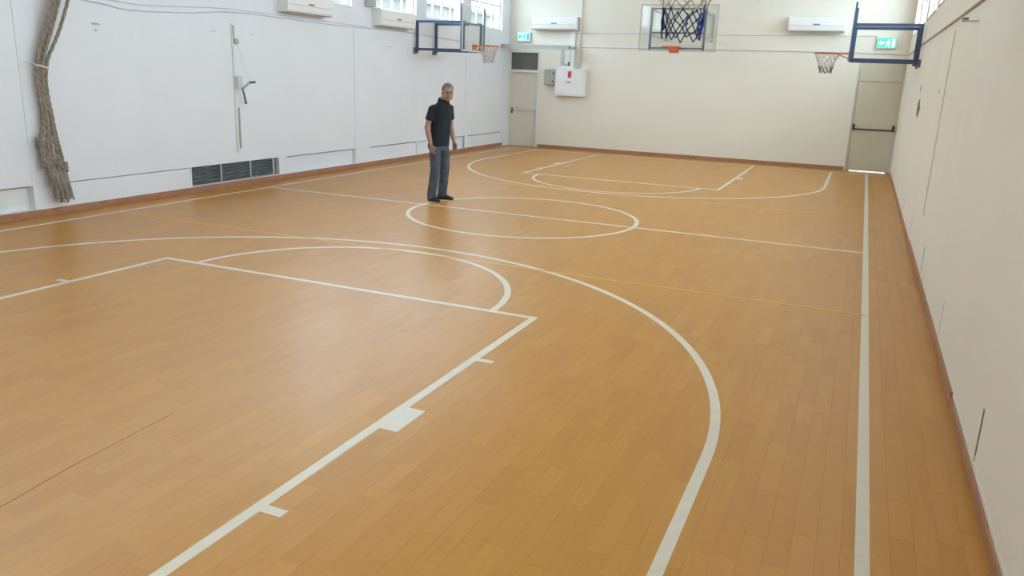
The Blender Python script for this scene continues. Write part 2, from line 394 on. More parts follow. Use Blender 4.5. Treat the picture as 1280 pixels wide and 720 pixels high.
blotch('plaster_chip', wall_left, (XL, -0.6, 2.42), 0.09, 0.014, 1, 10, 'lgrey')
blotch('plaster_chip', wall_left, (XL, 4.4, 2.42), 0.13, 0.014, 1, 11, 'lgrey')
blotch('plaster_chip', wall_left, (XL, -4.7, 0.2), 0.12, 0.05, 1, 12, 'lgrey')

# ------------------------------------------------------------------ windows
wn = [0]
def window(s, X, y0, y1, label):
    wn[0] += 1; low = s < 0 and y1 < 0.6; WZ = LOW_Z0 if low else WIN_Z0
    w = thing('window_%d' % wn[0], (X + s * 0.1, (y0 + y1) / 2, WZ), label, 'window', kind='structure')
    xc = X + s * 0.10; a, b = xc - 0.03, xc + 0.03; f = 0.045; z0, z1 = WZ, WIN_Z1; zt = 3.72
    mb = MB(); mb.box(a, b, y0, y1, z0, z0 + f).box(a, b, y0, y1, z1 - f, z1).box(a, b, y0, y0 + f, z0 + f, z1 - f).box(a, b, y1 - f, y1, z0 + f, z1 - f)
    fr = mb.build('frame', M['frame'], w)
    if not low: MB().box(a + 0.005, b - 0.005, y0 + f, y1 - f, zt - 0.02, zt + 0.02).build('transom_bar', M['frame'], w)
    si = sorted((X - s * 0.015, X + s * 0.075)); MB().box(si[0], si[1], y0 - 0.02, y1 + 0.02, z0 - 0.022, z0 - 0.001).build('sill', M['frame'], w)
    n = 4; iw = (y1 - y0 - 2 * f) / n
    for k in range(1, n): MB().box(a + 0.008, b - 0.008, y0 + f + k * iw - 0.018, y0 + f + k * iw + 0.018, z0 + f, z1 - f).build('mullion', M['frame'], w)
    for k in range(n):
        p0, p1 = y0 + f + k * iw + 0.018, y0 + f + (k + 1) * iw - 0.018
        for q0, q1 in ([(z0 + f, z1 - f)] if low else [(z0 + f, zt - 0.02), (zt + 0.02, z1 - f)]): MB().box(xc - 0.003, xc + 0.003, p0, p1, q0, q1).build('pane', M['glass'], w)
    portal((X + s * (TH + 0.02), (y0 + y1) / 2, (z0 + z1) / 2), (0, s * PI / 2, 0), z1 - z0, y1 - y0)
LLAB = {5: 'white high window above the left wall air conditioner nearest the ropes', 6: 'white high window directly above the second left wall air conditioner',
        7: 'white high window above the arms of the left side hoop', 8: 'white high window in the left wall nearest the far corner'}
for i, (y0, y1) in enumerate(LWIN): window(-1, XL, y0, y1, LLAB.get(i, 'unseen shallow high window in the left wall, number %d along from the back wall' % (i + 1)))
RLAB = {5: 'white high window in the right wall above the long vertical groove', 6: 'white high window in the right wall just nearer than the side hoop', 7: 'white high window in the right wall behind the side hoop arms', 8: 'white high window in the right wall nearest the far corner'}
for i, (y0, y1) in enumerate(RWIN): window(1, XR, y0, y1, RLAB.get(i, 'white high window in the right wall, number %d along from the back wall' % (i + 1)))

# ------------------------------------------------------------------ doors
d1 = thing('door_1', ((DL[0] + DL[1]) / 2, YF, 0), 'cream exit door with dark transom window at the left end', 'door', kind='structure')
mb = MB(); mb.box(DL[0], DL[0] + 0.05, YF + 0.02, YF + 0.14, 0, DZ); mb.box(DL[1] - 0.05, DL[1], YF - 0.012, YF + 0.14, 0, DZ); mb.box(DL[0] + 0.05, DL[1] - 0.05, YF - 0.02, YF + 0.14, 2.03, 2.10); mb.box(DL[0] + 0.05, DL[1] - 0.05, YF, YF + 0.14, DZ - 0.04, DZ)
mb.box(DL[0] + 0.045, DL[1] - 0.045, YF + 0.096, YF + 0.13, 0, DZ - 0.02)
mb.build('door_frame', M['frame'], d1)
lf = MB().cbox(DL[0] + 0.052, DL[1] - 0.052, YF + 0.045, YF + 0.095, 0.008, 2.028, 0.004).build('door_leaf', M['doorp'], d1)
MB().box(DL[0] + 0.05, DL[1] - 0.05, YF + 0.06, YF + 0.075, 2.10, DZ - 0.04).build('transom_pane', M['darkglass'], d1)
pb = MB(); pb.tube([(DL[0] + 0.30, YF - 0.02, 1.03), (DL[1] - 0.06, YF - 0.02, 1.01)], 0.016); pb.box(DL[0] + 0.27, DL[0] + 0.32, YF - 0.035, YF + 0.045, 0.98, 1.09); pb.box(DL[1] - 0.09, DL[1] - 0.055, YF - 0.03, YF + 0.045, 0.98, 1.05)
pb.build('push_bar', M['lgrey'], d1)
hd = MB(); hd.box(DL[0] + 0.09, DL[0] + 0.15, YF + 0.03, YF + 0.045, 0.90, 1.06); hd.tube([(DL[0] + 0.12, YF + 0.04, 1.0), (DL[0] + 0.12, YF - 0.02, 1.0), (DL[0] + 0.22, YF - 0.025, 0.99)], 0.012)
hd.build('door_handle', M['dgrey'], d1)
d2 = thing('door_2', ((DR[0] + DR[1]) / 2, YF, 0), 'tall olive cream exit door with black push bar at the right end', 'door', kind='structure')
mb = MB(); mb.box(DR[0], DR[0] + 0.04, YF + 0.02, YF + 0.14, 0, DZ); mb.box(DR[1] - 0.04, DR[1], YF + 0.02, YF + 0.14, 0, DZ); mb.box(DR[0] + 0.04, DR[1] - 0.04, YF + 0.02, YF + 0.14, DZ - 0.04, DZ)
mb.box(DR[0] + 0.03, DR[0] + 0.10, YF + 0.091, YF + 0.14, 0, DZ - 0.03).box(DR[1] - 0.10, DR[1] - 0.03, YF + 0.091, YF + 0.14, 0, DZ - 0.03).box(DR[0] + 0.10, DR[1] - 0.10, YF + 0.091, YF + 0.14, 2.04, DZ - 0.03)
mb.build('door_frame', M['doorg'], d2)
MB().cbox(DR[0] + 0.043, DR[1] - 0.043, YF + 0.04, YF + 0.09, 0.016, 2.10, 0.004).build('door_leaf', M['doorg'], d2)
MB().cbox(DR[0] + 0.043, DR[1] - 0.043, YF + 0.04, YF + 0.09, 2.108, DZ - 0.043, 0.004).build('transom_panel', M['doorg'], d2)
pb = MB(); pb.tube([(DR[0] + 0.07, YF - 0.035, 1.0), (DR[1] - 0.07, YF - 0.035, 1.0)], 0.016)
for x in (DR[0] + 0.055, DR[1] - 0.095): pb.cbox(x, x + 0.04, YF - 0.05, YF + 0.04, 0.98, 1.12, 0.004)
pb.build('push_bar', M['black'], d2)

# ------------------------------------------------------------------ outdoors seen through the openings
ground = tag(MB().box(-60, 60, -60, 60, -0.35, -0.125).box(-60, 60, YF + TH, 60, -0.124, -0.01).build('ground', M['concrete']), 'pale concrete yard outside the gymnasium', 'ground', kind='structure')
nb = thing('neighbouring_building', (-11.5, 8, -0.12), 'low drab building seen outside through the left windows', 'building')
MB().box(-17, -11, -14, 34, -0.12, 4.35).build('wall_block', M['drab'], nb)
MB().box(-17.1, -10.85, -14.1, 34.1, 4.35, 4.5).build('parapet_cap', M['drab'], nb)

# ================================================================== BASKETBALL HOOPS
def net_into(mb, c, r0, r1, h, N=12, rows=6, rad=0.0035, cols=lambda k: 0, seed=1):
    r = random.Random(seed); c = Vector(c); G = []
    for k in range(rows + 1):
        t = k / rows; rr = r0 + (r1 - r0) * (1 - (1 - t) ** 1.9); row = []
        for i in range(N):
            a = 2 * PI * (i + (0.5 if k % 2 else 0)) / N
            j = 0.012 if k else 0
            row.append(c + Vector((rr * math.cos(a) + r.uniform(-j, j), rr * math.sin(a) + r.uniform(-j, j), -h * t + r.uniform(-j, j))))
        G.append(row)
    for k in range(rows):
        for i in range(N):
            for q in ((i, (i - 1) % N) if k % 2 == 0 else (i, (i + 1) % N)):
                mb.tube([G[k][i], G[k + 1][q]], rad, 5, mi=cols(k))
            if k: mb.ell(G[k][i], rad * 2, rad * 2, rad * 2.4, 6, 4, mi=cols(k))

def side_hoop(s, X, yc, reach, label, net_cols, net_mats, seed, net_rad=0.0035, clump=False, N=12, dz=0.0, rows=6, drop=0.34):
    """hoop on a side wall; s = direction into the room (+1 from the left wall); X = wall face"""
    h = thing('basketball_hoop', (X, yc, 0), label, 'basketball hoop', group='side wall basketball hoops')
    xb = X + s * reach; z0, z1 = 2.42 + dz, 3.00 + dz; t = 0.05
    for k in (-0.43, 0.43):
        y = yc + k; mb = MB(); xa, xe = X + s * 0.062, xb - s * 0.035
        mb.bar((xa, y, z0 - 0.06), (xa, y, z1 + t / 2), t, t).bar((xe, y, z0 - t / 2), (xe, y, z1 + t / 2), t, t)
        mb.bar((xa + s * t / 2, y, z1), (xe - s * t / 2, y, z1), t, t).bar((xa + s * t / 2, y, z0), (xe - s * t / 2, y, z0), t, t)
        mb.build('support_arm', M['blue'], h)
        MB().box(min(X + s * 0.001, X + s * 0.036), max(X + s * 0.001, X + s * 0.036), y - 0.07, y + 0.07, z0 - 0.1, z0 + 0.03).build('wall_plate', M['dgrey'], h)
    W2 = 0.58; bz0, bz1 = 2.40 + dz, 3.36 + dz; xs = sorted((xb, xb + s * 0.014))
    bd = MB().box(xs[0], xs[1], yc - W2, yc + W2, bz0, bz1).build('backboard', M['acrylic'], h)
    mb = MB(); xf = xb - s * 0.018; u = 0.032
    for k in (-W2 + 0.02, W2 - 0.02): mb.bar((xf, yc + k, bz0), (xf, yc + k, bz1), u, u)
    for z in (bz0 + 0.02, 2.98 + dz): mb.bar((xf, yc - W2 + 0.04, z), (xf, yc + W2 - 0.04, z), u, u)
    mb.build('backboard_frame', M['blue' if s < 0 else 'bluegrey'], h)
    mb = MB(); xi = sorted((xb + s * 0.0145, xb + s * 0.016)); a, b_, w = yc - 0.26, yc + 0.26, 0.03
    q0, q1 = 2.55 + dz, 2.95 + dz; mb.box(xi[0], xi[1], a, b_, q0, q0 + w).box(xi[0], xi[1], a, b_, q1 - w, q1).box(xi[0], xi[1], a, a + w, q0 + w, q1 - w).box(xi[0], xi[1], b_ - w, b_, q0 + w, q1 - w)
    mb.build('target_square', M['line'], bd)
    mb = MB(); e = 0.03; mb.box(xi[0], xi[1], yc - W2, yc - W2 + e, bz0, bz1).box(xi[0], xi[1], yc + W2 - e, yc + W2, bz0, bz1).box(xi[0], xi[1], yc - W2 + e, yc + W2 - e, bz1 - e, bz1).box(xi[0], xi[1], yc - W2 + e, yc + W2 - e, bz0, bz0 + e)
    mb.build('edge_line', M['frame'], bd)
    rz = 2.535 + dz * 0.4; cx = xb + s * (0.15 + 0.225)
    rim = MB().tube([(cx + 0.225 * math.cos(2 * PI * i / 40), yc + 0.225 * math.sin(2 * PI * i / 40), rz) for i in range(40)], 0.010, 8, closed=True)
    bx = sorted((xb + s * 0.016, xb + s * 0.03)); rim.box(bx[0], bx[1], yc - 0.09, yc + 0.09, rz - 0.09, rz + 0.03)
    for k in (-0.06, 0.06):
        rim.tube([(xb + s * 0.03, yc + k, rz), (cx - s * 0.215, yc + k, rz)], 0.012, 6)
        rim.tube([(xb + s * 0.03, yc + k * 1.3, rz - 0.08), (cx - s * 0.16, yc + k * 2.6, rz - 0.008)], 0.008, 6)
    ro = rim.build('rim', M['orange'], h, smooth=False)
    mb = MB(); net_into(mb, (cx, yc, rz - 0.012), 0.218, 0.105, drop, N, rows, net_rad, net_cols, seed)
    if clump:
        rr = random.Random(5)
        for ang, z_a, z_b, mi in ((-0.35, 0.15, 0.345, 2), (-0.2, 0.13, 0.33, 2), (-0.55, 0.17, 0.33, 2), (3.0, 0.13, 0.29, 2), (3.25, 0.14, 0.34, 1), (-1.2, 0.2, 0.27, 2)):
            p = []
            for i in range(7):
                t_ = i / 6; z = z_a + 0.055 + (z_b - z_a) * t_; rd = 0.118 + 0.03 * (1 - z / 0.36); p.append((cx + rd * math.cos(ang) + rr.uniform(-.006, .006), yc + rd * math.sin(ang) + rr.uniform(-.006, .006), rz - 0.012 - z))
            mb.tube(p, [0.003, 0.005, 0.007, 0.006, 0.008, 0.006, 0.004], 6, mi=mi)
    mb.build('net', [M[n] for n in net_mats], ro)
    return h
side_hoop(1, XL, 5.88, 1.23, 'basketball hoop with clear backboard and white net on the left wall', lambda k: 0 if k < 5 else 1, ('string', 'grey'), 11, 0.006)
side_hoop(-1, XR, 5.58, 1.14, 'basketball hoop on dark blue arms on the far part of right wall', lambda k: 0 if k < 4 else 1, ('string', 'dgrey'), 12, 0.005)
side_hoop(-1, XR, -5.42, 1.45, 'basketball hoop with navy and white net hanging in at the top edge', lambda k: 0 if k < 4 else 1, ('tstring', 'navy', 'bluest'), 13, 0.0036, True, 9, 0.13, 7, 0.40)

# main hoop on the far wall
h = thing('basketball_hoop', (0, YF, 0), 'main hoop with wide clear backboard and bare rim on far wall', 'basketball hoop')
yb = 9.12; W2 = 0.92; bz0, bz1 = 2.63, 3.69
bd = MB().box(-W2, W2, yb - 0.014, yb, bz0, bz1).build('backboard', M['acrylic'], h)
mb = MB(); e = yb - 0.016
for x0, x1, z0, z1 in ((-W2, W2, bz1 - 0.03, bz1), (-W2, W2, bz0, bz0 + 0.03), (-W2, -W2 + 0.03, bz0 + 0.03, bz1 - 0.03), (W2 - 0.03, W2, bz0 + 0.03, bz1 - 0.03)): mb.box(x0, x1, e, yb - 0.0145, z0, z1)
mb.build('edge_line', M['string'], bd)
mb = MB(); yf = yb + 0.04
for x in (-0.66, 0.62): mb.bar((x, yf, bz0), (x, yf, 3.62), 0.05, 0.05)
for z in (3.59, 3.05, 2.70): mb.bar((-0.635, yf, z), (0.595, yf, z), 0.04, 0.04)
mb.build('backboard_frame', M['dgrey'], h)
for x in (-0.60, 0.56):
    mb = MB(); ya, ye = yf + 0.025, YF - 0.05
    mb.bar((x, ya, 3.55), (x, ye, 3.55), 0.045, 0.045).bar((x, ya, 2.98), (x, ye, 2.98), 0.045, 0.045).bar((x, YF - 0.03, 2.93), (x, YF - 0.03, 3.60), 0.05, 0.05)
    mb.build('support_arm', M['grey'], h)
rz = 2.72; cy = yb - 0.375
rim = MB().tube([(-0.05 + 0.225 * math.cos(2 * PI * i / 40), cy + 0.225 * math.sin(2 * PI * i / 40), rz) for i in range(40)], 0.010, 8, closed=True)
rim.box(-0.17, 0.07, yb - 0.032, yb - 0.017, rz - 0.13, rz + 0.03)
for k in (-0.07, 0.07): rim.tube([(k - 0.05, yb - 0.03, rz), (k - 0.05, cy + 0.212, rz)], 0.012, 6).tube([(k - 0.05, yb - 0.03, rz - 0.1), (k * 1.8 - 0.05, cy + 0.18, rz - 0.01)], 0.009, 6)
rim.build('rim', M['orange'], h)

# ================================================================== AIR CONDITIONERS
def air_con(loc, rz, w, label):
    a = thing('air_conditioner', loc, label, 'air conditioner', rz, group='wall air conditioners')
    d, hh = 0.235, 0.335      # local: x along the wall, -y into the room, z up from the bottom
    prof = [(0, 0.0), (-0.185, 0.0), (-0.21, 0.012), (-0.225, 0.04), (-0.232, 0.09), (-d, 0.15), (-d, 0.28), (-0.225, 0.318), (-0.19, hh), (0, hh)]
    MB().prism(prof, -w / 2 + 0.02, w / 2 - 0.02).build('casing', M['plastic'], a, local=True)
    for s in (-1, 1):
        x = s * (w / 2 - 0.01); MB().prism([(y * 1.0, z) for y, z in prof], x - 0.0095, x + 0.0095).build('end_cap', M['plastic'], a, local=True)
    fl = MB().prism([(-0.120, -0.001), (-0.120, -0.006), (-0.196, -0.012), (-0.198, -0.006)], -w / 2 + 0.06, w / 2 - 0.06).build('air_flap', M['plastic'], a, local=True)
    MB().box(-w / 2 + 0.05, w / 2 - 0.05, -0.205, -0.025, -0.0008, -0.0003).build('outlet_slot', M['slot'], a, local=True)
    MB().prism([(-0.2335, 0.118), (-0.2365, 0.118), (-0.239, 0.132), (-0.2355, 0.132)], -w / 2 + 0.03, w / 2 - 0.03).build('seam', M['lgrey'], a, local=True)
    MB().box(-0.08, 0.08, -0.2395, -0.231, 0.145, 0.17).build('badge', M['dgrey'], a, local=True)
    MB().box(-w / 2 + 0.08, w / 2 - 0.08, -0.18, -0.02, hh + 0.0005, hh + 0.006).build('intake_grille', M['lgrey'], a, local=True)
air_con(((-4.26 - 2.97) / 2, YF - 0.001, 3.16), 0, 1.27, 'white air conditioner on the far wall above the left exit door')
air_con(((2.35 + 3.63) / 2, YF - 0.001, 3.20), 0, 1.26, 'white air conditioner on the far wall left of the right hoop')
air_con((XL + 0.001, 1.53, 2.83), PI / 2, 1.28, 'white air conditioner on the left wall nearest the ropes')
air_con((XL + 0.001, 4.42, 2.80), PI / 2, 1.32, 'white air conditioner on the left wall beside the hoop arms')
gb = thing('reveal_block', (XL, 3.62, 3.16), 'grey block in place of a shaded reveal on left wall above second air conditioner', 'box')  # grey block added in place of the shaded window reveal
MB().cbox(XL + 0.0005, XL + 0.11, 3.50, 3.74, 3.14, 3.50, 0.006).build('casing', M['grey'], gb); MB().cbox(XL + 0.11, XL + 0.118, 3.515, 3.725, 3.155, 3.485, 0.003).build('front_plate', M['grey'], gb)

# ================================================================== EXIT SIGNS
def exit_sign(x0, x1, z0, z1, face, fig, label):
    t = thing('exit_sign', ((x0 + x1) / 2, YF, z0), label, 'exit sign', group='lit exit signs')
    MB().cbox(x0, x1, YF - 0.07, YF - 0.0005, z0, z1, 0.008).build('housing', M['lgrey'], t)
    y = YF - 0.071; fc = MB().box(x0 + 0.02, x1 - 0.02, y - 0.004, y, z0 + 0.025, z1 - 0.02).build('lit_panel', face, t)
    w, hgt = x1 - x0, z1 - z0; mb = MB()
    def poly(p):
        n = len(p); v = [(x0 + a * w, y - 0.0045, z0 + b * hgt) for a, b in p] + [(x0 + a * w, y - 0.006, z0 + b * hgt) for a, b in p]
        mb.add(v, [tuple(range(n)), tuple(range(2 * n - 1, n - 1, -1))] + [(i, (i + 1) % n, (i + 1) % n + n, i + n) for i in range(n)])
    # running figure
    poly([(.60 + .035 * math.cos(k), .76 + .075 * math.sin(k)) for k in [2 * PI * i / 10 for i in range(10)]])
    poly([(.53, .66), (.61, .66), (.58, .44), (.50, .44)]); poly([(.52, .46), (.57, .46), (.50, .18), (.44, .18)]); poly([(.55, .46), (.58, .44), (.66, .34), (.64, .16), (.60, .16), (.60, .30)])
    poly([(.60, .64), (.70, .54), (.68, .48), (.58, .58)]); poly([(.54, .64), (.45, .58), (.46, .50), (.53, .56)])
    # door opening and arrow
    poly([(.76, .16), (.90, .16), (.90, .84), (.76, .84)]); poly([(.10, .5), (.22, .74), (.22, .58), (.38, .58), (.38, .42), (.22, .42), (.22, .26)])
    mb.build('pictogram', fig, t)
exit_sign(-4.74, -4.35, 2.85, 3.10, M['exitc'], M['exitd'], 'lit pale cyan exit sign above the left exit door')
exit_sign(4.34, 4.77, 2.85, 3.10, M['exitg'], M['exitw'], 'lit green exit sign with white figure above the right exit door')

# ================================================================== BOXES, CONDUITS AND BEAM ON THE FAR WALL
c = thing('fire_hose_cabinet', (-3.11, YF, 1.44), 'white wall cabinet with a red sticker on the far wall', 'cabinet')
MB().cbox(-3.53, -2.69, YF - 0.17, YF - 0.0005, 1.45, 2.17, 0.008).build('casing', M['plastic'], c)
dr = MB().cbox(-3.50, -2.72, YF - 0.188, YF - 0.171, 1.49, 2.14, 0.006).build('cabinet_door', M['plastic'], c)
MB().box(-3.16, -3.06, YF - 0.190, YF - 0.1882, 1.93, 2.10).build('sticker', M['red'], dr)
MB().cbox(-3.17, -3.07, YF - 0.20, YF - 0.1882, 1.80, 1.825, 0.004).build('latch', M['dgrey'], dr)
c = thing('electrical_box', (-3.67, YF, 1.71), 'grey green electrical box with two black locks beside white cabinet', 'electrical box')
MB().cbox(-3.87, -3.545, YF - 0.12, YF - 0.0005, 1.72, 2.14, 0.006).build('casing', M['gboxm'], c)
dr = MB().cbox(-3.86, -3.56, YF - 0.132, YF - 0.121, 1.73, 2.13, 0.004).build('box_door', M['gboxm'], c)
for z in (1.82, 2.03): MB().tube([(-3.61, YF - 0.1325, z), (-3.61, YF - 0.15, z)], 0.02, 10).build('lock', M['black'], dr)
def conduit(name, pts, r, m, label, n=8, cat='conduit', flat=1.0):
    o = MB().tube(pts, r, n).build(name, M[m], smooth=True); return tag(o, label, cat)
conduit('pipe', [(-2.93, YF - 0.035, 2.18), (-2.93, YF - 0.035, 5.59)], 0.03, 'plastic', 'cream vertical pipe rising from the white cabinet', cat='pipe')
tr = MB().cbox(-3.20, -3.06, YF - 0.06, YF - 0.0005, 2.175, 3.155, 0.006).build('cable_trunking', M['plastic']); tag(tr, 'wide cream trunking between air conditioner and white cabinet', 'trunking')
conduit('wall_conduit', [(-2.89, YF - 0.012, 2.73), (0, YF - 0.012, 2.745), (3.98, YF - 0.012, 2.75), (5.03, YF - 0.012, 2.72)], 0.010, 'lgrey', 'thin pale conduit running low across the far wall', 6)
conduit('wall_conduit', [(-2.89, YF - 0.012, 3.09), (0, YF - 0.012, 3.10), (4.33, YF - 0.012, 3.13)], 0.009, 'lgrey', 'thin pale conduit running high across the far wall', 6)
conduit('wall_conduit', [(XR - 0.014, 10.5, 2.71), (XR - 0.014, 5.0, 2.70), (XR - 0.014, 0.0, 2.67), (XR - 0.014, -6.0, 2.65), (XR - 0.014, -10.9, 2.65)], 0.012, 'beige', 'thin brownish conduit along the top of the right wall', 6)
b = thing('steel_beam', (XL, 10.0, 2.66), 'grey steel channel beam projecting across above the left exit door', 'beam')
yb_ = 10.02; mb = MB(); x0, x1 = XL + 0.002, -3.0
mb.box(x0, x1, yb_, yb_ + 0.012, 2.64, 2.75).box(x0, x1, yb_ + 0.012, yb_ + 0.07, 2.738, 2.75).box(x0, x1, yb_ + 0.012, yb_ + 0.07, 2.64, 2.652); mb.build('channel', M['grey'], b)
MB().box(-2.998, -2.985, yb_ - 0.005, yb_ + 0.09, 2.22, 2.77).build('end_plate', M['lgrey'], b)
MB().bar((-3.20, yb_ + 0.04, 2.637), (-3.20, yb_ + 0.04, 2.29), 0.10, 0.012).build('bracket_plate', M['grey'], b)
MB().bar((-3.24, yb_ + 0.04, 2.26), (-3.0, yb_ + 0.04, 2.26), 0.05, 0.06).build('lower_arm', M['grey'], b)
MB().bar((-3.0 - 0.05, yb_ + 0.075, 2.695), (-3.05, YF - 0.061, 2.695), 0.05, 0.08).build('wall_arm', M['grey'], b)
MB().box(-3.02, -2.99, yb_ - 0.03, yb_ - 0.006, 2.66, 2.73).build('bolt_block', M['black'], b); MB().box(-3.02, -2.99, yb_ - 0.03, yb_ - 0.006, 2.24, 2.34).build('bolt_block', M['black'], b)

# ================================================================== LEFT WALL FITTINGS
# louvre grille in the open niche
g = thing('louvre_grille', (XL - 0.05, -0.21, NZ0), 'dark grey louvre grille set in the foot of the left wall', 'grille')
gy0, gy1 = -1.215, 0.795; xg = XL - 0.055
MB().box(XL - 0.138, XL - 0.115, gy0, gy1, NZ0 + 0.001, NZ1 - 0.001).build('back_plate', M['dgrey'], g)
n = 9
for i in range(n):
    z = NZ0 + 0.022 + i * (NZ1 - NZ0 - 0.03) / n; zz = [random.uniform(-0.004, 0.004) for _ in range(2)]
    MB().add([(xg, gy0, z + zz[0]), (xg, gy1, z + zz[1]), (xg - 0.05, gy1, z + zz[1] + 0.006), (xg - 0.05, gy0, z + zz[0] + 0.006), (xg, gy0, z + zz[0] - 0.004), (xg, gy1, z + zz[1] - 0.004), (xg - 0.05, gy1, z + zz[1] + 0.001), (xg - 0.05, gy0, z + zz[0] + 0.001)],
             [(0, 1, 2, 3), (7, 6, 5, 4), (0, 4, 5, 1), (1, 5, 6, 2), (2, 6, 7, 3), (3, 7, 4, 0)]).build('slat', M['louvre'], g)
for y in (-0.56, 0.12, 0.70): MB().box(xg + 0.001, xg + 0.012, y - 0.016, y + 0.016, NZ0 + 0.005, NZ1 - 0.005).build('post', M['lgrey' if y > 0.5 else 'grey'], g)
MB().box(xg - 0.01, XL - 0.004, gy0, gy1, NZ0 + 0.0005, NZ0 + 0.02).build('bottom_rail', M['grey'], g)

# volleyball net winch post on the wall
w = thing('net_winch', (XL, -0.2, 0.54), 'light grey wall rail with crank winch for tightening a net', 'winch')
MB().box(XL + 0.0005, XL + 0.02, -0.225, -0.165, 0.55, 2.56).build('rail', M['frame'], w)
MB().box(XL + 0.021, XL + 0.038, -0.175, -0.15, 0.62, 1.27).build('lower_channel', M['grey'], w)
MB().box(XL + 0.021, XL + 0.035, -0.205, -0.19, 2.25, 2.53).build('upper_channel', M['grey'], w)
MB().tube([(XL + 0.021, -0.15, 2.29), (XL + 0.05, -0.15, 2.29)], 0.045, 14).build('pulley', M['grey'], w)
MB().cbox(XL + 0.021, XL + 0.09, -0.215, -0.12, 1.57, 1.76, 0.006).build('winch_housing', M['lgrey'], w)
MB().bar((XL + 0.105, -0.13, 1.57), (XL + 0.105, 0.04, 1.67), 0.02, 0.035).build('crank_arm', M['grey'], w)
MB().tube([(XL + 0.095, 0.03, 1.665), (XL + 0.2, 0.06, 1.675)], 0.017, 10).build('crank_grip', M['dgrey'], w)
MB().tube([(XL + 0.095, -0.14, 1.58), (XL + 0.10, -0.11, 1.50), (XL + 0.10, -0.07, 1.33)], [0.012, 0.014, 0.02], 8).build('lever', M['dgrey'], w)
MB().tube([(XL + 0.03, -0.13, 2.27), (XL + 0.07, 0.0, 1.80), (XL + 0.10, 0.045, 1.68)], 0.003, 5).build('cable', M['lgrey'], w)
# matching rail on the right wall
w = thing('net_rail', (XR, -0.55, 0.6), 'painted vertical net rail flush on the right wall', 'rail')
MB().box(XR - 0.008, XR - 0.0005, -0.585, -0.535, 0.60, 2.56).build('rail', M['warm'], w); MB().box(XR - 0.010, XR - 0.0082, -0.572, -0.556, 0.62, 2.54).build('slot', M['beige'], w)
hk = thing('wall_hook', (XR, -1.9, 2.56), 'small dark hook with a wire end high on the right wall', 'hook')
MB().tube([(XR - 0.0005, -1.68, 2.585), (XR - 0.05, -1.68, 2.585)], 0.018, 8).build('peg', M['dgrey'], hk)
MB().tube([(XR - 0.04, -1.69, 2.58), (XR - 0.03, -2.2, 2.535), (XR - 0.02, -2.7, 2.50)], 0.006, 6).build('wire', M['beige'], hk)

# cables along the top of the left wall
def wob(pts, n=8):
    out = []
    for i in range(len(pts) - 1):
        p0, p1, p2, p3 = [Vector(pts[min(max(i + k, 0), len(pts) - 1)]) for k in (-1, 0, 1, 2)]
        for j in range(n):
            t = j / n; out.append(0.5 * ((2 * p1) + (p2 - p0) * t + (2 * p0 - 5 * p1 + 4 * p2 - p3) * t * t + (3 * p1 - p0 - 3 * p2 + p3) * t ** 3))
    out.append(Vector(pts[-1])); return out
x = XL + 0.014
conduit('cable', wob([(x, -6.0, 2.80), (x, -2.85, 2.66), (x, -2.2, 2.60), (x, -1.2, 2.64), (x, 0.0, 2.735), (x, 2.5, 2.725), (x, 5.2, 2.75), (x, 7.5, 2.70), (x, 10.2, 2.68)]), 0.008, 'lgrey', 'thin grey cable sagging lower along the top of the left wall', 5, 'cable')
conduit('cable', wob([(x, -6.0, 2.95), (x, -2.5, 2.70), (x, -1.6, 2.70), (x, -0.6, 2.76), (x, 0.1, 2.775), (x, 2.5, 2.765), (x, 3.6, 2.765)]), 0.006, 'lgrey', 'second thin grey cable just above the longer sagging one', 5, 'cable')

# climbing ropes tied back to the left wall
tie = Vector((-4.90, -3.57, 1.83)); rnd = random.Random(4)
RP = [((-4.62, -2.42, 5.58), (-4.84, -3.37, 2.62), -0.055, (-4.90, -3.62, 1.19), (-4.90, -3.69, 0.98), 0.62, True),
      ((-4.58, -2.36, 5.58), (-4.86, -3.33, 2.62), -0.025, (-4.88, -3.59, 1.19), (-4.88, -3.63, 0.82), 0.40, True),
      ((-4.66, -2.32, 5.58), (-4.84, -3.29, 2.62), 0.0, (-4.90, -3.56, 1.19), (-4.89, -3.57, 0.76), 0.22, True),
      ((-4.60, -2.28, 5.58), (-4.87, -3.26, 2.62), 0.022, (-4.88, -3.535, 1.19), (-4.87, -3.51, 0.70), 0.17, True),
      ((-4.63, -2.2, 5.58), (-4.85, -3.16, 2.62), 0.048, (-4.90, -3.50, 1.19), (-4.89, -3.43, 0.66), 0.20, True)]
RL = ['taupe climbing rope at the left edge of the tied bundle', 'taupe climbing rope second from the left in the tied bundle', 'taupe climbing rope in the middle of the tied bundle',
      'taupe climbing rope right of centre in the tied bundle, hanging lowest', 'taupe climbing rope at the right edge of the bundle, standing apart above the tie']
